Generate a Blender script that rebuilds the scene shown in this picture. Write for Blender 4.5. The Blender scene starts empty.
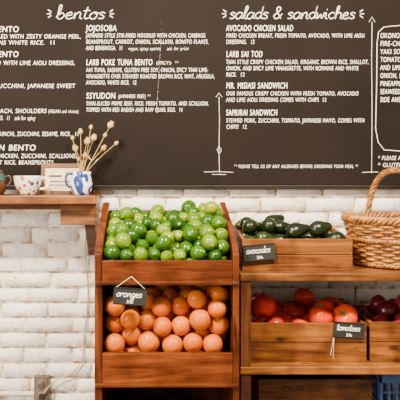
import bpy, math, random
import numpy as np
from mathutils import Vector, Matrix, Euler
random.seed(7)
S=bpy.context.scene
COL=S.collection
PI=math.pi

# ------------------------------------------------------------ materials
def newmat(name):
    m=bpy.data.materials.new(name); m.use_nodes=True
    nt=m.node_tree; b=nt.nodes['Principled BSDF']
    return m,nt,b
def ramp(nt,stops):
    r=nt.nodes.new('ShaderNodeValToRGB'); e=r.color_ramp.elements
    while len(e)<len(stops): e.new(0.5)
    for i,(p,c) in enumerate(stops):
        e[i].position=p; e[i].color=(c[0],c[1],c[2],1)
    return r
def noise(nt,scale,detail=4,vec=None,dist=0,rough=.5):
    n=nt.nodes.new('ShaderNodeTexNoise'); n.inputs['Scale'].default_value=scale
    n.inputs['Detail'].default_value=detail; n.inputs['Distortion'].default_value=dist
    n.inputs['Roughness'].default_value=rough
    if vec is not None: nt.links.new(vec,n.inputs['Vector'])
    return n
def objco(nt):
    return nt.nodes.new('ShaderNodeTexCoord').outputs['Object']
def bump(nt,b,h,strength,dist=.005):
    n=nt.nodes.new('ShaderNodeBump'); n.inputs['Strength'].default_value=strength
    n.inputs['Distance'].default_value=dist
    nt.links.new(h,n.inputs['Height']); nt.links.new(n.outputs[0],b.inputs['Normal'])
def mixc(nt,f,a,b,mode='MIX'):
    m=nt.nodes.new('ShaderNodeMix'); m.data_type='RGBA'; m.blend_type=mode
    for s,v in ((m.inputs[0],f),(m.inputs[6],a),(m.inputs[7],b)):
        if hasattr(v,'links'): nt.links.new(v,s)
        elif isinstance(v,tuple): s.default_value=(v[0],v[1],v[2],1)
        else: s.default_value=v
    return m.outputs[2]
def island(nt): return nt.nodes.new('ShaderNodeNewGeometry').outputs['Random Per Island']

def plain(name,c,rough=.5,metal=0,var=.15,scale=40):
    m,nt,b=newmat(name)
    n=noise(nt,scale,4,objco(nt))
    r=ramp(nt,[(.3,tuple(x*(1-var) for x in c)),(.7,tuple(min(1,x*(1+var)) for x in c))])
    nt.links.new(n.outputs[0],r.inputs[0]); nt.links.new(r.outputs[0],b.inputs['Base Color'])
    b.inputs['Roughness'].default_value=rough; b.inputs['Metallic'].default_value=metal
    return m
def wood(name,c1,c2,axis,rough=.5,scale=34,knots=True,bs=.35):
    m,nt,b=newmat(name)
    mp=nt.nodes.new('ShaderNodeMapping'); nt.links.new(objco(nt),mp.inputs[0])
    sc=[scale]*3; sc[axis]=scale*.07; mp.inputs['Scale'].default_value=sc
    isl=island(nt); mu=nt.nodes.new('ShaderNodeMath'); mu.operation='MULTIPLY'; mu.inputs[1].default_value=37
    nt.links.new(isl,mu.inputs[0]); nt.links.new(mu.outputs[0],mp.inputs['Location'])
    n=noise(nt,1.0,8,mp.outputs[0],1.2,.62)
    r=ramp(nt,[(.34,c1),(.5,tuple(a*.5+b_*.5 for a,b_ in zip(c1,c2))),(.64,c2)])
    nt.links.new(n.outputs[0],r.inputs[0])
    r2=ramp(nt,[(0,(.60,.56,.52)),(1,(1.15,1.1,1.05))]); nt.links.new(isl,r2.inputs[0])
    o=mixc(nt,1.0,r.outputs[0],r2.outputs[0],'MULTIPLY')
    n2=noise(nt,11,4,objco(nt)); r3=ramp(nt,[(.34,(.42,.37,.33)),(.56,(1,1,1))]); nt.links.new(n2.outputs[0],r3.inputs[0])
    o=mixc(nt,.85,o,r3.outputs[0],'MULTIPLY')
    if knots:
        mk=nt.nodes.new('ShaderNodeMapping'); nt.links.new(objco(nt),mk.inputs[0])
        s3=[13]*3; s3[axis]=6; mk.inputs['Scale'].default_value=s3
        v=nt.nodes.new('ShaderNodeTexVoronoi'); v.inputs['Scale'].default_value=1; nt.links.new(mk.outputs[0],v.inputs['Vector'])
        rk=ramp(nt,[(.08,(.16,.10,.07)),(.15,(1,1,1))]); nt.links.new(v.outputs['Distance'],rk.inputs[0])
        o=mixc(nt,.85,o,rk.outputs[0],'MULTIPLY')
    nt.links.new(o,b.inputs['Base Color'])
    b.inputs['Roughness'].default_value=rough; b.inputs['Specular IOR Level'].default_value=.3
    bump(nt,b,n.outputs[0],bs,.002)
    return m
def fruit(name,ca,cb,rough,bscale,bstr,spots=None,mid=None,spec=.4,mott=.7):
    m,nt,b=newmat(name)
    r=ramp(nt,[(0,ca),(1,cb)] if mid is None else [(0,ca),(.5,mid),(1,cb)]); nt.links.new(island(nt),r.inputs[0])
    co=objco(nt)
    n=noise(nt,28,3,co); r2=ramp(nt,[(.3,(.72,.70,.66)),(.65,(1.05,1.05,1.0))]); nt.links.new(n.outputs[0],r2.inputs[0])
    o=mixc(nt,mott,r.outputs[0],r2.outputs[0],'MULTIPLY')
    if spots:
        n3=noise(nt,60,3,co); r4=ramp(nt,[(.60,(0,0,0)),(.68,(1,1,1))]); nt.links.new(n3.outputs[0],r4.inputs[0])
        o=mixc(nt,r4.outputs[0],o,spots)
    nt.links.new(o,b.inputs['Base Color']); b.inputs['Roughness'].default_value=rough
    nb=noise(nt,bscale,2,co); bump(nt,b,nb.outputs[0],bstr,.002)
    b.inputs['Specular IOR Level'].default_value=spec
    return m

M={}
# painted brick
m,nt,b=newmat('painted_brick'); co=objco(nt)
n=noise(nt,9,6,co); r=ramp(nt,[(.3,(.83,.76,.66)),(.5,(.94,.91,.85)),(.75,(.97,.95,.91))]); nt.links.new(n.outputs[0],r.inputs[0])
r2=ramp(nt,[(0,(.90,.86,.80)),(1,(1.02,1.02,1.02))]); nt.links.new(island(nt),r2.inputs[0])
o=mixc(nt,1.0,r.outputs[0],r2.outputs[0],'MULTIPLY')
n3=noise(nt,42,5,co,.5,.65); r3=ramp(nt,[(.62,(0,0,0)),(.69,(1,1,1))]); nt.links.new(n3.outputs[0],r3.inputs[0])
o=mixc(nt,r3.outputs[0],o,(.46,.24,.11)); nt.links.new(o,b.inputs['Base Color'])
b.inputs['Roughness'].default_value=.45
nb=noise(nt,40,6,co,.3,.6); bump(nt,b,nb.outputs[0],.9,.010); M['brick']=m
m,nt,b=newmat('painted_mortar'); co=objco(nt)
n=noise(nt,22,6,co); r=ramp(nt,[(.40,(.32,.17,.08)),(.58,(.78,.67,.53))]); nt.links.new(n.outputs[0],r.inputs[0]); nt.links.new(r.outputs[0],b.inputs['Base Color'])
b.inputs['Roughness'].default_value=.8; bump(nt,b,n.outputs[0],.8,.01); M['mortar']=m
# chalkboard
m,nt,b=newmat('chalkboard_slate'); co=objco(nt)
n=noise(nt,1.8,5,co,.6); r=ramp(nt,[(.3,(.0078,.0050,.0039)),(.7,(.0125,.0082,.0064))]); nt.links.new(n.outputs[0],r.inputs[0])
nt.links.new(r.outputs[0],b.inputs['Base Color']); b.inputs['Roughness'].default_value=.75; b.inputs['Specular IOR Level'].default_value=.10; M['board']=m
M['chalk']=plain('chalk',(.95,.93,.89),.9,0,.03,90)
M['chalkdim']=plain('chalk_body',(.95,.93,.89),.9,0,.03,60)
M['frame']=wood('dark_frame_wood',(.006,.004,.003),(.016,.010,.007),0,.45,knots=False)
M['cherry_x']=wood('cherry_wood_x',(.050,.009,.0015),(.21,.050,.008),0,.28,knots=False)
M['cherry_z']=wood('cherry_wood_z',(.050,.009,.0015),(.21,.048,.008),2,.28,knots=False)
M['cherry_y']=wood('cherry_wood_y',(.04,.009,.003),(.12,.028,.007),1,.4,knots=False)
M['crate']=wood('crate_pine',(.085,.021,.003),(.38,.130,.018),0,.45)
M['crate_y']=wood('crate_pine_y',(.08,.021,.003),(.29,.10,.016),1,.6)
M['crate_z']=wood('crate_pine_z',(.08,.021,.003),(.29,.10,.016),2,.6)
M['crate2']=wood('crate_old_wood',(.05,.014,.002),(.18,.06,.011),0,.6)
M['shelf']=wood('shelf_wood',(.09,.026,.004),(.33,.120,.022),0,.4)
M['shelf_z']=wood('shelf_wood_z',(.06,.016,.003),(.19,.062,.012),2,.5)
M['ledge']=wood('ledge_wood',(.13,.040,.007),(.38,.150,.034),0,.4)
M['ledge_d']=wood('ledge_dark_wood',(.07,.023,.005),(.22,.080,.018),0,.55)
M['lime']=fruit('lime_skin',(.009,.046,.0),(.19,.25,.0),.2,260,.2,mid=(.038,.120,.0),spec=.42)
M['orange']=fruit('orange_skin',(.50,.085,.0),(.60,.135,.0),.26,420,.25,spec=.2,mott=.25)
M['tomato']=fruit('tomato_skin',(.62,.018,.0),(.82,.062,.0),.12,20,.02,spec=.4,mott=.3)
M['avocado']=fruit('avocado_skin',(.003,.008,.001),(.018,.036,.004),.24,190,.45,(.008,.008,.003),mid=(.007,.015,.002),spec=.45)
M['onion']=fruit('red_onion_skin',(.08,.004,.010),(.27,.018,.028),.28,60,.1)
M['stem']=plain('stem_green',(.08,.16,.02),.6)
M['stemd']=plain('dry_stem_button',(.14,.11,.03),.8)
M['black']=plain('tag_slate',(.008,.007,.007),.6)
M['string']=plain('twine',(.65,.57,.46),.9)
M['metal']=plain('outlet_steel',(.16,.125,.095),.45,.6)
M['outlet']=plain('outlet_face',(.15,.10,.065),.5)
M['dark']=plain('slot_black',(.01,.01,.01),.6)
M['pvc']=plain('conduit_white',(.72,.66,.58),.5)
M['cable']=plain('cable_cream',(.50,.32,.12),.5)
M['blue']=plain('crate_blue_plastic',(.020,.05,.16),.4)
M['paper']=plain('cream_card',(.66,.51,.33),.8,0,.08)
m,nt,b=newmat('wicker'); co=objco(nt)
n=noise(nt,35,4,co); r=ramp(nt,[(.3,(.17,.055,.008)),(.7,(.55,.245,.055))]); nt.links.new(n.outputs[0],r.inputs[0])
r2=ramp(nt,[(0,(.68,.62,.56)),(1,(1.1,1.08,1.05))]); nt.links.new(island(nt),r2.inputs[0])
nt.links.new(mixc(nt,1.0,r.outputs[0],r2.outputs[0],'MULTIPLY'),b.inputs['Base Color']); b.inputs['Roughness'].default_value=.4; M['wick']=m
# floor
m,nt,b=newmat('concrete_floor'); co=objco(nt)
n=noise(nt,3,7,co); r=ramp(nt,[(.3,(.16,.12,.09)),(.7,(.26,.2,.15))]); nt.links.new(n.outputs[0],r.inputs[0]); nt.links.new(r.outputs[0],b.inputs['Base Color']); b.inputs['Roughness'].default_value=.6; M['floor']=m
# glazed pottery
def pottery(name,base,spots,scale,thr):
    m,nt,b=newmat(name); co=objco(nt)
    v=nt.nodes.new('ShaderNodeTexVoronoi'); v.inputs['Scale'].default_value=scale; nt.links.new(co,v.inputs['Vector'])
    r=ramp(nt,[(thr,(1,1,1)),(thr+.05,(0,0,0))]); nt.links.new(v.outputs['Distance'],r.inputs[0])
    r.color_ramp.interpolation='LINEAR'
    rr=ramp(nt,[(0,spots[0]),(.45,spots[1]),(.8,spots[-1])]); rr.color_ramp.interpolation='CONSTANT'
    sp=nt.nodes.new('ShaderNodeSeparateColor'); nt.links.new(v.outputs['Color'],sp.inputs[0]); nt.links.new(sp.outputs[0],rr.inputs[0])
    nt.links.new(mixc(nt,r.outputs[0],base,rr.outputs[0]),b.inputs['Base Color'])
    b.inputs['Roughness'].default_value=.15; return m
M['cup']=pottery('painted_cup_glaze',(.86,.80,.72),[(.45,.10,.01),(.02,.05,.16),(.35,.18,.01)],50,.38)
M['glaze_w']=plain('white_glaze',(.85,.80,.74),.15,0,.05)
m,nt,b=newmat('blue_swirl_glaze'); co=objco(nt)
w=nt.nodes.new('ShaderNodeTexWave'); w.inputs['Scale'].default_value=9; w.inputs['Distortion'].default_value=11; w.inputs['Detail'].default_value=1; w.inputs['Detail Scale'].default_value=1.5
nt.links.new(co,w.inputs['Vector']); r=ramp(nt,[(.66,(.82,.80,.76)),(.76,(.02,.045,.17))]); nt.links.new(w.outputs[0],r.inputs[0]); nt.links.new(r.outputs[0],b.inputs['Base Color'])
b.inputs['Roughness'].default_value=.15; M['jug']=m
M['glaze_b']=plain('blue_glaze',(.02,.04,.15),.15)
M['pot']=plain('brown_glaze',(.06,.025,.010),.2); M['teal']=plain('teal_glaze',(.02,.075,.065),.2)
M['pod']=plain('dried_pod',(.55,.32,.12),.8,0,.3,80)
M['drystem']=plain('dried_stem',(.46,.27,.08),.8)

# ------------------------------------------------------------ mesh builder
class MB:
    def __init__(s): s.v=[];s.f=[];s.m=[];s.sm=[];s.mats=[]
    def mi(s,k):
        if k not in s.mats: s.mats.append(k)
        return s.mats.index(k)
    def add(s,vs,fs,k,smooth=False):
        o=len(s.v); s.v+= [tuple(v) for v in vs]; i=s.mi(k)
        for f in fs: s.f.append([a+o for a in f]); s.m.append(i); s.sm.append(smooth)
    def box(s,x0,x1,y0,y1,z0,z1,k,mat=None):
        vs=[Vector((x,y,z)) for x in (x0,x1) for y in (y0,y1) for z in (z0,z1)]
        if mat is not None: vs=[mat@v for v in vs]
        s.add(vs,[(0,1,3,2),(4,6,7,5),(0,4,5,1),(2,3,7,6),(0,2,6,4),(1,5,7,3)],k)
    def prism(s,poly,x0,x1,k):   # poly in (y,z)
        n=len(poly); vs=[(x0,y,z) for y,z in poly]+[(x1,y,z) for y,z in poly]
        fs=[tuple(range(n)),tuple(range(2*n-1,n-1,-1))]+[(i,i+n,(i+1)%n+n,(i+1)%n) for i in range(n)]
        s.add(vs,fs,k)
    def lathe(s,prof,k,mat=Matrix(),seg=24,sx=1,sy=1):
        vs=[];fs=[]
        for r,z in prof:
            for i in range(seg):
                a=2*PI*i/seg; vs.append(mat@Vector((r*math.cos(a)*sx,r*math.sin(a)*sy,z)))
        for j in range(len(prof)-1):
            for i in range(seg):
                a=j*seg+i;b=j*seg+(i+1)%seg; fs.append((a,b,b+seg,a+seg))
        s.add(vs,fs,k,True)
    def tube(s,pts,r,k,seg=8,closed=False):
        pts=[Vector(p) for p in pts]; n=len(pts)
        rs=r if isinstance(r,(list,tuple)) else [r]*n
        vs=[];fs=[];up=Vector((.13,.21,.97)).normalized()
        prev=None
        for i,p in enumerate(pts):
            if closed: t=pts[(i+1)%n]-pts[i-1]
            else: t=pts[min(i+1,n-1)]-pts[max(i-1,0)]
            t.normalize()
            if prev is None: a=t.cross(up); 
            else: a=prev-t*prev.dot(t)
            if a.length<1e-5: a=t.cross(Vector((1,0,0)))
            a.normalize(); prev=a.copy(); b=t.cross(a)
            for j in range(seg):
                an=2*PI*j/seg; vs.append(p+(a*math.cos(an)+b*math.sin(an))*rs[i])
        for i in range(n if closed else n-1):
            for j in range(seg):
                a=i*seg+j;b=i*seg+(j+1)%seg;c=((i+1)%n)*seg
                fs.append((a,b,c+(j+1)%seg,c+j))
        if not closed: fs.append(tuple(range(seg))[::-1]); fs.append(tuple(range((n-1)*seg,n*seg)))
        s.add(vs,fs,k,True)
    def obj(s,name,bevel=0,parent=None,loc=None,rot=None):
        me=bpy.data.meshes.new(name); me.from_pydata(s.v,[],s.f)
        for k in s.mats: me.materials.append(M[k])
        me.polygons.foreach_set('material_index',s.m); me.polygons.foreach_set('use_smooth',s.sm)
        me.update()
        import bmesh
        bm=bmesh.new(); bm.from_mesh(me); bmesh.ops.recalc_face_normals(bm,faces=bm.faces); bm.to_mesh(me); bm.free()
        o=bpy.data.objects.new(name,me); COL.objects.link(o)
        if bevel:
            bv=o.modifiers.new('bevel','BEVEL'); bv.width=bevel; bv.segments=2; bv.limit_method='ANGLE'; bv.angle_limit=math.radians(50)
        if parent: o.parent=parent
        if loc: o.location=loc
        if rot: o.rotation_euler=rot
        return o
def crom(P,n=5,closed=False):
    P=[Vector(p) for p in P]; out=[]; N=len(P)
    rng=range(N if closed else N-1)
    for i in rng:
        g=(lambda j:P[j%N]) if closed else (lambda j:P[max(0,min(N-1,j))])
        a,b,c,d=g(i-1),g(i),g(i+1),g(i+2)
        for k in range(n):
            t=k/n
            out.append(.5*((2*b)+(c-a)*t+(2*a-5*b+4*c-d)*t*t+(3*b-a-3*c+d)*t**3))
    if not closed: out.append(P[-1])
    return out

# ------------------------------------------------------------ room
mb=MB(); CH=.0600; L=.185; G=.008
mb.box(-1.7,2.1,0,.12,0,3.0,'mortar')
row=0; z=0
while z+CH<=3.001:
    x=-1.7-(L/2 if row%2 else 0)+random.uniform(-.01,.01)
    while x<2.1:
        l=L*random.uniform(.95,1.05)
        xa=max(x,-1.7); xb=min(x+l,2.1)
        if xb-xa>.03:
            j=lambda a:random.uniform(-a,a)
            g=G/2; za=z+g+j(.0015); zb=z+CH-g+j(.0015); xa+=g; xb-=g
            dp=.0086+j(.0018); e=.005
            vs=[];fs=[]
            xs=[xa,xa+e]+[xa+e+(xb-xa-2*e)*t/3 for t in (1,2)]+[xb-e,xb]
            zs=[za,za+e,(za+zb)/2,zb-e,zb]
            offs=[j(.0015) for _ in xs]
            for zi,zz in enumerate(zs):
                for xi,xx in enumerate(xs):
                    edge=xi in(0,len(xs)-1) or zi in(0,len(zs)-1)
                    vs.append((xx+(j(.0012)),.001 if edge else -dp+j(.0012),zz+offs[xi]*(1 if not edge else .6)))
            w_=len(xs)
            for zi in range(len(zs)-1):
                for xi in range(w_-1):
                    a=zi*w_+xi; fs.append((a,a+1,a+w_+1,a+w_))
            mb.add(vs,fs,'brick',True)
        x+=l
    z+=CH; row+=1
mb.obj('wall_back')
mb=MB(); mb.box(-1.7,2.1,-4,.12,-.1,0,'floor'); mb.obj('floor')

# ------------------------------------------------------------ chalkboard
U=.00396           # chalk layout grid, metres
mb=MB()
mb.box(-1.2,1.6,-.030,-.0135,1.49,2.45,'board')
mb.box(-1.2,1.6,-.037,-.0135,1.473,1.4895,'frame')
mb.box(-1.2,1.6,-.037,-.0135,2.4505,2.47,'frame')
mb.box(-1.22,-1.2005,-.037,-.0135,1.473,2.47,'frame')
mb.box(1.6005,1.62,-.037,-.0135,1.473,2.47,'frame')
board=mb.obj('chalkboard_menu',.002)
BY=-.0306
def bp(u,v): return ((u-150)*U,BY,1.55-(v-170)*U)
texts=[]
def text(s,u,v,w,cap,mat='chalkdim',sh=.1,fat=-.00025):
    c=bpy.data.curves.new('menu_text','FONT'); c.body=s; c.size=cap*U/.70; c.shear=sh; c.extrude=.0002
    c.offset=fat; c.space_character=1.10; c.space_word=1.3
    c.materials.append(M[mat]); c.resolution_u=3
    o=bpy.data.objects.new('menu_text',c); COL.objects.link(o); o.location=bp(u,v); o.rotation_euler=(PI/2,0,0)
    texts.append((o,w*U)); o.parent=board
H='chalk'; HF=-.0001
# left column
text("GYU BENTO",-26,32,44,5.8,H,fat=HF)
text("GRILLED BEEF SIZZLED WITH ZESTY ORANGE PEEL,",-50,38.5,130,4.3)
text("OVER GREENS WHITE RICE.  11",-34,44.7,88,4.3)
text("TORI BENTO",-28,57,46,5.8,H,fat=HF)
text("CHICKEN DRIZZLED WITH LIME AIOLI DRESSING,",-50,65,124,4.3)
text("SALMON, RICE, ZUCCHINI, JAPANESE SWEET",-50,88,125,4.3)
text("TOFU, SPINACH, SHOULDERS",-30,113,76,4.3)
text("(VEGAN and choice)",48,113,30,3.4)
text("NOODLES.  11   ask for spicy",-15,120,50,4.2)
text("KEBABS, KIMCHI, ZUCCHINI, SESAME, RICE.  11",-20,136,98,4.3)
text("CHICKEN BENTO",-32,150.5,67,5.8,H,fat=HF)
text("FRIED CHICKEN, ZUCCHINI, SCALLIONS,",-20,158,96,4.3)
text("SWEET RICE, BEANSPROUTS,",-14,164.5,68,4.3)
# middle column
text("JOJOSOBA",86,31,31,6.0,H,fat=HF)
text("JAPANESE STYLE STIR-FRIED NOODLES WITH CHICKEN, CABBAGE,",86,37.5,120,4.2)
text("BEANSPROUT, CARROT, ONION, SCALLION, BONITO FLAKES,",86,43.8,122,4.2)
text("AND BENISHOGA.  11",86,50.1,36,4.2)
text("vegan, spicy option    ask for price",128,50.1,60,3.2,sh=.3)
text("LARB POKE TUNA BENTO",86,65.2,66,6.0,H,fat=HF)
text("(SPICY!)  **",156,64.5,22,3.4)
text("AHI TUNA, SASHIMI, GLUTEN FREE SOY, ONION, SPICY THAI LIME-",86,72,122,4.2)
text("VINAIGRETTE OVER STEAMED ROASTED BROWN RICE, MINT, ARUGULA,",86,78.3,128,4.2)
text("AVOCADO, WHITE RICE.  12",86,84.6,50,4.2)
text("SSYUDON",86,98.7,29,6.0,H,fat=HF)
text("(JAPANESE BEEF) **",118,98,32,3.6)
text("THIN-SLICED PRIME BEEF, RICE, FRESH TOMATO, AND SCALLION,",86,105.5,122,4.2)
text("TOPPED WITH RED RADISH AND RAW QUAIL EGG.  14",86,111.8,96,4.2)
# right column
text("AVOCADO CHICKEN SALAD",226,31,67,6.0,H,fat=HF)
text("FIRED CHICKEN BREAST, FRESH TOMATO, AVOCADO, WITH LIME AIOLI",226,37.6,138,4.2)
text("DRESSING.  12",226,43.9,28,4.2)
text("LARB SAI TOD",226,57,36,6.0,H,fat=HF)
text("THAI STYLE CRISPY CHICKEN SALAD, ORGANIC BROWN RICE, SHALLOT,",226,64,142,4.2)
text("ONION, AND SPICY LIME VINAIGRETTE, WITH ROMAINE AND WHITE",226,70.3,132,4.2)
text("RICE.  12",226,76.6,18,4.2)
text("MR. MISIASI SANDWICH",226,88.5,61,6.0,H,fat=HF)
text("OUR FAMOUS CRISPY CHICKEN WITH FRESH TOMATO, AVOCADO",226,95.5,132,4.2)
text("AND LIME AIOLI DRESSING COMES WITH CHIPS  12",226,101.8,100,4.2)
text("SAMURAI SANDWICH",226,115.5,51,6.0,H,fat=HF)
text("STEWED PORK, ZUCCHINI, TOMATO, JAPANESE MAYO, COMES WITH",226,122.5,138,4.2)
text("CHIPS!  12",226,128.8,20,4.2)
text("** PLEASE TELL US OF ANY ALLERGIES BEFORE ORDERING YOUR MEAL **",234,168,124,3.4)
# far right box
for i,(t,w) in enumerate([("OKONOMIYAKI",38),("FIRE-CHOPPED",38),("YAKI SOBA, EGG",42),("TOMATO, GREENS",44),("AND LIME SAUCE",40),("ONION, BACON,",38),("PINEAPPLE, GINGER",46),("SEAWEED ON THE",42),("SIDE AND EXTRA",40)]):
    text(t,380,38+i*8.0,w*.95,5.0,H if i==0 else 'chalkdim',fat=-.0002)
text("* PLEASE ALLOW 15 MIN",378,160,52,4.2); text("* GLUTEN FREE",378,167,38,4.2)
bpy.context.view_layer.update()
for o,w in texts: o.scale.x=w/max(o.dimensions.x,1e-4)

# cursive stroke lettering
F={
'a':([[(.75,.85),(.4,1),(.05,.6),(.1,.1),(.45,0),(.75,.5),(.78,.95),(.75,.2),(1,.05)]],.95),
'b':([[(0,.2),(.28,1.2),(.32,2),(.12,2),(.1,.9),(.15,.1),(.5,0),(.78,.5),(.5,.9),(.2,.6)]],.9),
'c':([[(.7,.8),(.4,1),(.05,.5),(.35,0),(.8,.2)]],.85),
'd':([[(.75,.85),(.4,1),(.05,.5),(.4,0),(.75,.5),(.85,2),(.78,.3),(1,.05)]],.95),
'e':([[(.1,.45),(.6,.6),(.5,1),(.1,.7),(.15,.1),(.5,0),(.85,.25)]],.85),
'g':([[(.75,.85),(.4,1),(.05,.5),(.4,.05),(.75,.5),(.78,.9),(.7,-.7),(.3,-.9),(.15,-.5),(.9,.1)]],.95),
'h':([[(0,.3),(.32,1.6),(.25,2),(.1,1.6),(.1,0),(.15,.7),(.5,1),(.7,.7),(.7,.1),(.9,0)]],.9),
'i':([[(.05,.6),(.15,.95),(.15,.15),(.4,0)],[(.15,1.4),(.2,1.5)]],.45),
'l':([[(0,.3),(.38,1.6),(.27,2),(.12,1.6),(.15,.2),(.45,0)]],.45),
'm':([[(.05,.9),(.1,0),(.15,.6),(.4,1),(.5,.7),(.5,0),(.55,.6),(.85,1),(.95,.7),(.95,.1),(1.15,0)]],1.15),
'n':([[(.05,.9),(.1,0),(.15,.6),(.45,1),(.65,.8),(.65,.15),(.9,0)]],.9),
'o':([[(.4,1),(.05,.6),(.2,0),(.6,.05),(.75,.6),(.4,1),(.9,.85)]],.9),
'r':([[(.05,.9),(.1,0),(.15,.6),(.4,1),(.65,.85)]],.7),
's':([[(.65,.85),(.35,1),(.1,.75),(.55,.4),(.5,.05),(.05,.05)]],.75),
't':([[(.35,1.8),(.22,.3),(.4,0),(.7,.15)],[(0,1.2),(.65,1.28)]],.7),
'v':([[(.05,.95),(.3,0),(.65,1),(.8,.9)]],.8),
'w':([[(.05,.95),(.2,.05),(.5,.7),(.7,.05),(.95,1)]],1.0),
'&':([[(.95,0),(.25,1.4),(.5,1.9),(.7,1.4),(.05,.5),(.3,0),(.7,.2),(1,.8)]],1.1),
' ':([],.6)}
def strokes(word,width,xh,origin,rad,parent,name,extra=(),rot=(PI/2,0,0),slant=.15,mat='chalk'):
    tot=sum(F[c][1] for c in word); k=width/tot
    c=bpy.data.curves.new(name,'CURVE'); c.dimensions='3D'; c.bevel_depth=rad; c.bevel_resolution=1; c.materials.append(M[mat])
    x=0; L_=[]
    for ch in word:
        for st in F[ch][0]:
            L_.append(crom([((x+px+py*slant)*k,py*xh,0) for px,py in st],5))
        x+=F[ch][1]
    L_+= [[Vector((a,b_,0)) for a,b_ in e] for e in extra]
    for P in L_:
        sp=c.splines.new('POLY'); sp.points.add(len(P)-1)
        for i,p in enumerate(P): sp.points[i].co=(p.x,p.y,p.z,1)
    o=bpy.data.objects.new(name,c); COL.objects.link(o); o.location=origin; o.rotation_euler=rot; o.parent=parent
    return o
def rays(cx,cy,sgn):
    out=[]
    for a in (-35,0,35):
        a=math.radians(a); out.append([((cx+sgn*2*math.cos(a))*U,(cy+3*math.sin(a))*U),((cx+sgn*6*math.cos(a))*U,(cy+7*math.sin(a))*U)])
    return out
strokes('bentos',49*U,6.5*U,bp(56,18.8),.0019,board,'menu_heading',rays(-3,5,-1)+rays(52,5,1))
strokes('salads & sandwiches',126*U,6.3*U,bp(229,18.8),.0019,board,'menu_heading',rays(-1,5,-1)+rays(129,5,1))
def line(pts,r=.0010):
    c=bpy.data.curves.new('chalk_line','CURVE'); c.dimensions='3D'; c.bevel_depth=r; c.materials.append(M['chalk'])
    sp=c.splines.new('POLY'); sp.points.add(len(pts)-1)
    for i,p in enumerate(pts): q=bp(*p); sp.points[i].co=(*q,1)
    o=bpy.data.objects.new('chalk_line',c); COL.objects.link(o); o.parent=board
line([(219,97),(219.5,120),(219,150),(219.5,173)],.0008)
line([(204,172),(219,171.5),(233,172.5)],.0008); line([(212,174.5),(226,174.5)],.0008)
line([(216,97),(219,93),(222,97)],.0008)
line([(217,150),(219,146),(221.5,150),(219.3,154),(217,150)],.0008)
line([(372,22),(371.5,60),(372,110),(371.5,173)],.0008); line([(362,172.5),(372,172),(378,172)],.0008)
line([(430,25),(400,25.5),(384,27),(378.5,32),(377,44),(376.5,90),(375.5,128),(378,142),(384,150),(400,151),(430,151)],.0013)
line([(369,22),(372,17),(375,22)],.0008)

# ------------------------------------------------------------ left ledge and things on it
mb=MB()
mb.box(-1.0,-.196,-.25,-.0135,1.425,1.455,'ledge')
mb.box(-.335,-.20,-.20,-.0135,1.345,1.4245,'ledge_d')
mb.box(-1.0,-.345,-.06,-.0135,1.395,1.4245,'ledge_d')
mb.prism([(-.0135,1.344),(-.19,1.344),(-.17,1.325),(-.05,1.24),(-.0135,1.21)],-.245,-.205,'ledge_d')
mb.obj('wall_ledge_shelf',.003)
ZL=1.4555
def T(x,y,z): return Matrix.Translation((x,y,z))
# painted cup
mb=MB(); c=T(-.468,-.13,ZL)
mb.lathe([(0,.0),(.026,0),(.028,.006),(.040,.018),(.050,.040),(.055,.066),(.056,.072),(.053,.072),(.050,.060),(.044,.035),(.030,.014),(0,.012)],'cup',c,32)
mb.tube([(-.468+a,-.13,ZL+b) for a,b in [tuple(v[:2]) for v in crom([(.050,.060,0),(.070,.064,0),(.080,.048,0),(.070,.026,0),(.044,.022,0)],5)]],.005,'glaze_w',10)
mb.obj('painted_teacup')
# blue and white jug
mb=MB(); c=T(-.262,-.13,ZL)
mb.lathe([(0,0),(.030,0),(.033,.004),(.042,.022),(.044,.042),(.039,.062),(.034,.074),(.037,.088),(.034,.088),(.031,.074),(.036,.060),(.040,.042),(.036,.022),(0,.008)],'jug',c,32)
mb.tube([(-.262+v.x,-.135,ZL+v.y) for v in crom([(-.034,.078,0),(-.052,.080,0),(-.060,.060,0),(-.052,.034,0),(-.040,.030,0)],5)],.005,'glaze_b',10)
jug=mb.obj('blue_white_jug')
# dried poppies in jug
mb=MB(); base=Vector((-.262,-.13,ZL+.02))
pods=[(109,128,.013),(93,141,.012),(80,134,.010),(87,145,.013),(76,151,.012),(101,150,.011),(115,145,.008),(84,158,.010),(104,137,.008),(73,140,.008),(90,129,.008)]
for i,(u,v,r) in enumerate(pods):
    x=(u-150)*.003827; z=1.55-(v-170)*.003827; y=-.13+random.uniform(-.035,.035)
    top=Vector((x,y,z)); neck=Vector((-.262+ (x+.262)*.18,-.13+(y+.13)*.2,ZL+.088))
    P=crom([base,neck,neck.lerp(top,.5)+Vector((random.uniform(-.006,.006),0,.004)),top],6)
    mb.tube(P,.0012,'drystem',6)
    d=(P[-1]-P[-4]).normalized(); q=Vector((0,0,1)).rotation_difference(d).to_matrix().to_4x4()
    mb.lathe([(0,-.2*r),(.35*r,0),(.85*r,.5*r),(r,1.0*r),(.85*r,1.5*r),(.45*r,1.85*r),(.42*r,1.95*r),(.7*r,2.1*r),(.65*r,2.2*r),(0,2.15*r)],'pod',T(*top)@q,14)
    if i%2==0:
        p=P[len(P)//2]; a=Vector((random.choice((-1,1))*.02,0,.022))
        mb.add([p,p+a*.5+Vector((0,.004,.004)),p+a,p+a*.5-Vector((0,.004,.004))],[(0,1,2,3)],'pod')
mb.obj('dried_poppy_bouquet')
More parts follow.
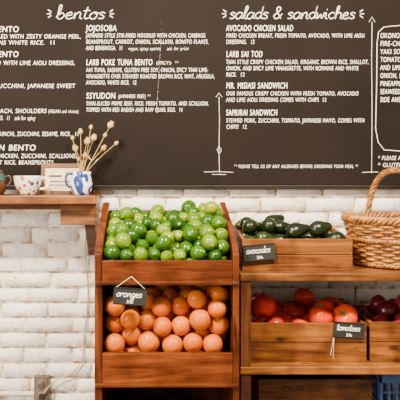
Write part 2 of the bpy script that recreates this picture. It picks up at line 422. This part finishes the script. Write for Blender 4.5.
# small framed card leaning
mb=MB(); R=T(-.345,-.085,ZL)@Matrix.Rotation(math.radians(-14),4,'X')
mb.box(-.082,.082,0,.012,0,.014,'ledge_d',R); mb.box(-.082,.082,0,.012,.108,.124,'ledge_d',R)
mb.box(-.082,-.067,0,.012,.0142,.1078,'shelf_z',R); mb.box(.067,.082,0,.012,.0142,.1078,'shelf_z',R)
mb.box(-.0668,.0668,.005,.010,.0142,.1078,'paper',R)
mb.box(-.05,.0,.0035,.0048,.07,.078,'ledge_d',R); mb.box(-.05,.03,.0035,.0048,.05,.054,'ledge_d',R); mb.box(-.05,.02,.0035,.0048,.036,.040,'ledge_d',R)
mb.obj('framed_card',.001)
# brown pot at left
mb=MB(); c=T(-.590,-.14,ZL)
mb.lathe([(0,0),(.030,0),(.038,.012),(.043,.035),(.041,.058)],'pot',c,28)
mb.lathe([(.041,.058),(.037,.072),(.031,.082)],'teal',c,28)
mb.lathe([(.031,.082),(.033,.087),(.028,.090),(.012,.100),(.007,.102),(.010,.110),(.006,.116),(0,.117)],'pot',c,28)
mb.tube([(-.590-v.x,-.14,ZL+v.y) for v in crom([(.040,.03,0),(.07,.045,0),(.085,.075,0),(.095,.082,0)],5)],.007,'pot',10)
mb.tube([(-.590+v.x,-.14,ZL+v.y) for v in crom([(.037,.068,0),(.055,.070,0),(.059,.050,0),(.042,.030,0)],5)],.004,'pot',10)
mb.obj('lidded_teapot')

# ------------------------------------------------------------ electrical
mb=MB()
mb.box(-.457,-.399,-.045,-.0135,.63,.735,'metal')
mb.box(-.451,-.405,-.048,-.0452,.637,.728,'outlet')
for zc in (.705,.660):
    mb.lathe([(.017,0),(.017,.002),(.015,.003),(0,.003)],'metal',T(-.428,-.0482,zc)@Matrix.Rotation(PI/2,4,'X'),20)
    mb.box(-.436,-.434,-.0525,-.0512,zc-.004,zc+.006,'dark'); mb.box(-.422,-.420,-.0525,-.0512,zc-.004,zc+.006,'dark')
mb.tube([(-1.0,-.024,.663),(-.455,-.024,.663)],.010,'pvc',12)
mb.tube([(-.428,-.028,.632),(-.428,-.028,.35),(-.428,-.028,.05)],.010,'metal',12)
mb.box(-.62,-.60,-.038,-.0135,.645,.68,'metal')
mb.obj('wall_outlet',.001)
mb=MB()
mb.tube(crom([(-.252,-.022,1.345),(-.256,-.022,1.2),(-.246,-.022,1.05),(-.262,-.022,.9),(-.270,-.024,.80),(-.31,-.028,.745),(-.37,-.035,.72),(-.405,-.06,.690),(-.420,-.0535,.665)],8),.0028,'cable',8)
mb.box(-.434,-.414,-.067,-.053,.652,.672,'dark')
mb.obj('power_cord',.001)

# ------------------------------------------------------------ produce packing (settling heap)
def pack(n,r,Uw,V,H,seed,tan=0,it=400,var=.10):
    rng=np.random.default_rng(seed)
    R=r*rng.uniform(1-var*1.3,1+var*.8,n)
    P=np.stack([rng.uniform(r,Uw-r,n),rng.uniform(r,V-r,n),rng.uniform(r,H*2.2,n)],1)
    S2=R[:,None]+R[None]
    for k in range(it):
        if k<it-60: P[:,2]-=.0016
        else: P[:,2]-=.0003
        for _ in range(3):
            D=P[:,None]-P[None]; d=np.sqrt((D**2).sum(-1))+1e-9; np.fill_diagonal(d,9)
            ov=np.clip(S2-d,0,None); P+=(D/d[...,None]*ov[...,None]*.42).sum(1)
            P[:,2]=np.maximum(P[:,2],R)
            P[:,0]=np.clip(P[:,0],R,Uw-R); lo=R+P[:,2]*tan
            P[:,1]=np.minimum(np.maximum(P[:,1],lo),V-R)
    return np.concatenate([P,R[:,None]],1)
def rrot(rng): 
    return Euler((rng.uniform(0,6.28),rng.uniform(0,6.28),rng.uniform(0,6.28))).to_matrix().to_4x4()
PROF={
'lime':[(0,-1.22),(.12,-1.2),(.2,-1.1),(.5,-.93),(.8,-.62),(.97,-.25),(1,0),(.97,.28),(.8,.64),(.5,.93),(.22,1.1),(.13,1.22),(0,1.25)],
'orange':[(0,-.93),(.15,-.95),(.45,-.88),(.75,-.66),(.95,-.32),(1,0),(.95,.33),(.75,.66),(.45,.88),(.15,.95),(.05,.92),(0,.91)],
'tomato':[(0,-.74),(.3,-.76),(.65,-.66),(.9,-.4),(1.02,-.05),(1,.25),(.85,.55),(.55,.72),(.3,.72),(.12,.64),(0,.6)],
'avocado':[(0,-1.08),(.3,-1.02),(.62,-.80),(.83,-.42),(.86,0),(.74,.45),(.56,.9),(.42,1.25),(.26,1.46),(.1,1.52),(0,1.52)],
'onion':[(0,-.85),(.25,-.84),(.65,-.68),(.95,-.3),(1,.05),(.85,.45),(.5,.75),(.2,.95),(.1,1.2),(.06,1.35),(0,1.36)]}
def smoothprof(p):
    q=crom([(a,b,0) for a,b in p],2); return [(max(0,v.x),v.y) for v in q]
def heap(name,kind,P,origin,ang,seed,seg=20):
    rnd=random.Random(seed); mb=MB(); ct,st=math.cos(ang),math.sin(ang)
    prof=smoothprof(PROF[kind])
    for u,v,w,s in P:
        s=float(s)
        c=Vector((origin[0]+u,origin[1]+v*ct-w*st,origin[2]+v*st+w*ct))
        if kind=='tomato': Rm=Euler((rnd.uniform(-.9,.9),rnd.uniform(-.7,.7),rnd.uniform(0,6))).to_matrix().to_4x4()
        elif kind=='avocado': Rm=Matrix.Rotation(rnd.choice((0,PI))+rnd.gauss(0,.55),4,'Z')@Matrix.Rotation(PI/2+rnd.uniform(-.35,.35),4,'Y'); s*=.95
        else: Rm=rrot(rnd)
        m4=T(*c)@Rm@Matrix.Scale(s,4)
        if kind=='tomato':
            vs=[];fs=[];n=len(prof);sg=30
            for rr,z in prof:
                for i in range(sg):
                    a=2*PI*i/sg; k=1+.03*math.cos(6*a)*(1 if z>0 else .4); vs.append(m4@Vector((rr*k*math.cos(a),rr*k*math.sin(a),z)))
            for j in range(n-1):
                for i in range(sg):
                    a=j*sg+i;b=j*sg+(i+1)%sg; fs.append((a,b,b+sg,a+sg))
            mb.add(vs,fs,'tomato',True)
            for i in range(5):
                q=m4@Matrix.Rotation(i*2*PI/5,4,'Z'); mb.add([q@Vector(p) for p in [(0,0,.66),(.18,.08,.75),(.45,0,.77),(.18,-.08,.75)]],[(0,1,2,3)],'stem')
            mb.tube([m4@Vector((0,0,.62)),m4@Vector((.03,0,.92))],.06*s,'stem',6)
        else:
            mb.lathe(prof,kind,m4,seg)
            if kind=='orange': mb.lathe([(.09,.925),(.07,.955),(0,.96)],'stemd',m4,8)
            if kind=='lime' : mb.lathe([(.08,1.24),(.05,1.27),(0,1.27)],'stemd',m4,6)
            if kind=='avocado': mb.lathe([(.1,1.50),(.09,1.60),(0,1.61)],'stemd',m4,8)
    return mb.obj(name)

# ------------------------------------------------------------ cherry display stand
X0,X1=-.150,.260; YF,YB=-.65,-.19; ANG=math.radians(17.5)
mb=MB()
poly=[(YF,0),(YF,1.285),(YF+.03,1.310),(YF+.2,1.370),(YB-.02,1.430),(YB,1.430),(YB,0)]
mb.prism(poly,X0-.024,X0-.0002,'cherry_z'); mb.prism(poly,X1+.0002,X1+.020,'cherry_z')
mb.box(X0,X1,YB-.014,YB-.0005,.05,1.40,'cherry_x')
fronts=[(1.192,1.266),(.872,.976),(.50,.62)]
for zb,zt in fronts:
    mb.box(X0,X1,YF+.001,YF+.019,zb,zt,'cherry_x')
    mb.box(X0-.022,X1+.019,YF-.008,YF-.0005,zb-.002,zb+.010,'cherry_x')
    dz=(YB-YF)*math.tan(ANG)
    mb.prism([(YF+.0195,zb+.004),(YF+.0195,zb+.018),(YB-.0145,zb+.018+dz-.012),(YB-.0145,zb+.004+dz-.012)],X0+.0005,X1-.0005,'cherry_y')
mb.obj('produce_display_stand',.003)
W=X1-X0-.006
def fill(name,kind,n,r,zb,seed,seg,var=.10):
    V=.40/math.cos(ANG)
    P=pack(n,r,W,V,.12,seed,math.tan(ANG),var=var)
    return heap(name,kind,P,(X0+.003,YF+.022,zb+.020),ANG,seed,seg)
fill('limes','lime',190,.0242,1.186,23,18,.13)
fill('oranges','orange',132,.0332,.872,25,24,.09)
fill('red_onions','onion',38,.036,.50,9,16)

# ------------------------------------------------------------ right shelving
mb=MB()
SX0,SX1=.301,1.45
for zt in (1.205,.893,.60):
    mb.box(SX0,SX1,-.50,-.27,zt-.026,zt,'shelf'); mb.box(SX0,SX1,-.268,-.03,zt-.026,zt,'shelf')
for x in (SX0+.002,SX1-.036):
    for (y0,y1) in ((-.495,-.46),(-.066,-.034)):
        for a,b_ in ((0,.5738),(.6002,.8668),(.8932,1.1788)):
            mb.box(x,x+.034,y0,y1,a,b_,'shelf_z')
mb.obj('wooden_shelf_unit',.003)

def crate(name,x0,x1,yf,yb,z0,h,nb=2,mat='crate',raise_back=0,t=.012,stencil=None):
    mb=MB(); g=.003; bh=(h-g*(nb-1))/nb
    for i in range(nb):
        a=z0+i*(bh+g); b_=a+bh
        mb.box(x0,x1,yf,yf+t,a,b_,mat)
        mb.box(x0,x1,yb-t,yb,a,b_+(raise_back if i==nb-1 else 0),mat)
        for xx in (x0,x1-t):
            b2=b_+(raise_back if i==nb-1 else 0)
            mb.prism([(yf+t+.0003,a),(yf+t+.0003,b_),(yb-t-.0003,b2),(yb-t-.0003,a)],xx,xx+t,'crate_y')
    mb.box(x0+t,x1-t,yf+t,yb-t,z0+.001,z0+.010,'crate_y')
    for xx in (x0+t+.0003,x1-t-.018):
        for yy in (yf+t+.0003,yb-t-.018): mb.box(xx,xx+.0175,yy,yy+.0175,z0+.011,z0+h-.004,'crate_z')
    for xx in (x0+.008,x1-.008):
        for i in range(nb):
            for fz in (.25,.75):
                zc=z0+i*(bh+g)+bh*fz
                mb.lathe([(.0022,0),(.002,.0008),(0,.001)],'dark',T(xx,yf,zc)@Matrix.Rotation(PI/2,4,'X'),8)
    return mb.obj(name,.0015)
def cfill(name,kind,n,r,x0,x1,yf,yb,z0,seed,H=.12,seg=20):
    t=.014; P=pack(n,r,x1-x0-2*t,(yb-yf)-2*t,H,seed)
    return heap(name,kind,P,(x0+t,yf+t,z0+.011),0,seed,seg)
SH=1.2055
crate('produce_crate',.316,.694,-.43,-.10,SH,.108,2,'crate',.025)
cfill('avocados','avocado',56,.033,.316,.694,-.43,-.10,SH,11,.18)
crate('produce_crate',.340,.742,-.43,-.10,.8935,.132,2,'crate')
cfill('tomatoes','tomato',36,.041,.340,.742,-.43,-.10,.8935,12,.14)
crate('produce_crate',.755,1.12,-.43,-.10,.8935,.134,2,'crate')
cfill('shallots','onion',43,.036,.755,1.12,-.43,-.10,.8935,13,.14)
low=crate('produce_crate',.372,.762,-.43,-.10,.6005,.232,2,'crate2')
cfill('beets','onion',36,.040,.372,.762,-.43,-.10,.6005,14,.2)
def stencil(s,x,z,w,size,parent,y):
    c=bpy.data.curves.new('stencil_text','FONT'); c.body=s; c.size=size; c.extrude=.0002; c.materials.append(M['frame'])
    o=bpy.data.objects.new('stencil_text',c); COL.objects.link(o); o.location=(x,y,z); o.rotation_euler=(PI/2,0,0); o.parent=parent
    bpy.context.view_layer.update(); o.scale.x=w/o.dimensions.x
stencil('OUR',.452,.790,.075,.032,low,-.4303)
# blue plastic crate
mb=MB(); bx0,bx1,by0,by1,bz0,bz1=.785,1.12,-.44,-.12,.6005,.852
for z0,z1 in ((bz0,bz0+.03),(bz1-.03,bz1)):
    mb.box(bx0,bx1,by0,by0+.008,z0,z1,'blue'); mb.box(bx0,bx1,by1-.008,by1,z0,z1,'blue')
    mb.box(bx0,bx0+.008,by0,by1,z0,z1,'blue'); mb.box(bx1-.008,bx1,by0,by1,z0,z1,'blue')
for i in range(13):
    x=bx0+.002+(bx1-bx0-.012)*i/12
    mb.box(x,x+.008,by0+.001,by0+.007,bz0+.03,bz1-.03,'blue'); mb.box(x,x+.008,by1-.007,by1-.001,bz0+.03,bz1-.03,'blue')
for i in range(11):
    y=by0+.002+(by1-by0-.012)*i/10
    mb.box(bx0+.001,bx0+.007,y,y+.008,bz0+.03,bz1-.03,'blue'); mb.box(bx1-.007,bx1-.001,y,y+.008,bz0+.03,bz1-.03,'blue')
for i in range(1,6):
    z=bz0+.03+(bz1-bz0-.06)*i/6
    mb.box(bx0,bx1,by0+.0015,by0+.0065,z-.003,z+.003,'blue'); mb.box(bx0+.0015,bx0+.0065,by0,by1,z-.003,z+.003,'blue')
mb.box(bx0,bx1,by0,by1,bz0,bz0+.004,'blue')
mb.obj('blue_plastic_crate',.001)

# ------------------------------------------------------------ wicker basket
mb=MB(); cx,cy,cz=.905,-.27,SH
def brad(t): return .155+.036*t**.8-.004*math.sin(t*PI)
NS=30; Hh=.157; rows=16
for i in range(NS):
    a=2*PI*i/NS
    mb.tube([(cx+brad(t)*math.cos(a),cy+brad(t)*math.sin(a),cz+.006+t*Hh) for t in [k/8 for k in range(9)]],.0035,'wick',6)
for j in range(rows):
    t=(j+.5)/rows; P=[]; N=NS*6
    for k in range(N):
        a=2*PI*k/N; rr=brad(t)+.0052*math.cos(a*NS/2+j*PI)
        P.append((cx+rr*math.cos(a),cy+rr*math.sin(a),cz+.006+t*Hh+.0007*math.sin(a*5+j)))
    mb.tube(P,.0050,'wick',6,True)
def braid(R,zc,amp,r,n,ph0=0,k_=3):
    for ph in range(k_):
        P=[]
        for k in range(240):
            a=2*PI*k/240; q=a*n+ph*2*PI/k_+ph0
            P.append((cx+(R+amp*math.cos(q))*math.cos(a),cy+(R+amp*math.cos(q))*math.sin(a),zc+amp*math.sin(q)))
        mb.tube(P,r,'wick',6,True)
braid(brad(1),cz+Hh+.012,.0085,.0065,22); braid(brad(0)+.002,cz+.012,.005,.0055,20)
braid(brad(.62)+.004,cz+.62*Hh,.004,.0045,26)
mb.lathe([(0,.003),(.154,.003),(.154,.009),(0,.009)],'wick',T(cx,cy,cz),32)
# handle
hd=Vector((-math.cos(math.radians(72)),math.sin(math.radians(72)),0)); hp=[]
for k in range(61):
    t=k/60; a=PI*t; x=math.cos(a); s_=math.sin(a)
    hp.append(Vector((cx,cy,cz+.06))+hd*(.197*math.copysign(abs(x)**.75,x)*1.0)+Vector((0,0,1))*(.285*s_**.75))
for ph in range(4):
    P=[]
    for k,p in enumerate(hp):
        tg=(hp[min(k+1,60)]-hp[max(k-1,0)]).normalized(); n1=tg.cross(Vector((hd.y,-hd.x,0))).normalized(); n2=tg.cross(n1)
        q=k/60*26*PI*.5+ph*PI/2
        P.append(p+(n1*math.cos(q)+n2*math.sin(q))*.0062)
    mb.tube(P,.0062,'wick',7)
mb.obj('wicker_basket')

# ------------------------------------------------------------ chalk tags
def tag(word,x,y,z,w,h,tilt,lean,strings=None,price='3/lb'):
    mb=MB(); mb.box(-w/2,w/2,-.002,.002,-h/2,h/2,'black')
    e=.004
    for a in ((-w/2,w/2,h/2-e,h/2),(-w/2,w/2,-h/2,-h/2+e)): mb.box(a[0],a[1],-.0028,-.0021,a[2],a[3],'frame')
    if strings:
        for p,q in strings: mb.tube([p,q],.0009,'string',6)
    o=mb.obj('chalk_price_tag',.0008,None,(x,y,z),(lean,tilt,0))
    ww=w*.76
    s=strokes(word,ww,h*.20,(-ww/2-.003,-.0026,-h*.02),.0011,o,'tag_lettering')
    c=bpy.data.curves.new('tag_price','FONT'); c.body=price; c.size=h*.26; c.extrude=.0002; c.materials.append(M['chalk'])
    t=bpy.data.objects.new('tag_price',c); COL.objects.link(t); t.parent=o; t.location=(-w*.1,-.0026,-h*.38); t.rotation_euler=(PI/2,0,0)
    return o
tag('oranges',-.062,-.6655,1.156,.104,.054,math.radians(4),0,[((-.045,0,.026),(0,.003,.062)),((.045,0,.026),(0,.003,.062))])
tag('avocados',.373,-.4385,1.268,.108,.056,math.radians(-5),math.radians(-4))
tag('tomatoes',.680,-.4365,1.002,.106,.054,math.radians(4),math.radians(-3),[((-.05,0,-.02),(-.058,0,-.088)),((-.05,0,-.02),(-.048,0,-.100))])

# ------------------------------------------------------------ light
def area(name,loc,tgt,size,e,col):
    l=bpy.data.lights.new(name,'AREA'); l.energy=e; l.size=size; l.color=col
    o=bpy.data.objects.new(name,l); COL.objects.link(o); o.location=loc
    o.rotation_euler=(Vector(tgt)-Vector(loc)).to_track_quat('-Z','Y').to_euler()
area('ceiling_light',(-.7,-1.7,2.9),(-.1,-.2,1.1),.30,170,(1,.86,.66))
area('left_front_light',(-2.4,-3.0,1.9),(0,-.2,1.0),1.4,145,(1,.92,.80))  # broad soft light from the front left, unseen source, no window modelled
area('ceiling_light',(.9,-1.7,2.9),(.5,-.2,1.0),.30,130,(1,.84,.62))
w=bpy.data.worlds.new('World'); S.world=w; w.use_nodes=True
w.node_tree.nodes['Background'].inputs[0].default_value=(1,.86,.68,1); w.node_tree.nodes['Background'].inputs[1].default_value=.65

# ------------------------------------------------------------ camera
cd=bpy.data.cameras.new('Camera'); cam=bpy.data.objects.new('Camera',cd); COL.objects.link(cam)
cam.location=(0,-3,1.55); cam.rotation_euler=(PI/2,0,0); cd.sensor_width=36; cd.lens=67.5
cd.shift_x=.125; cd.shift_y=-.075
S.camera=cam
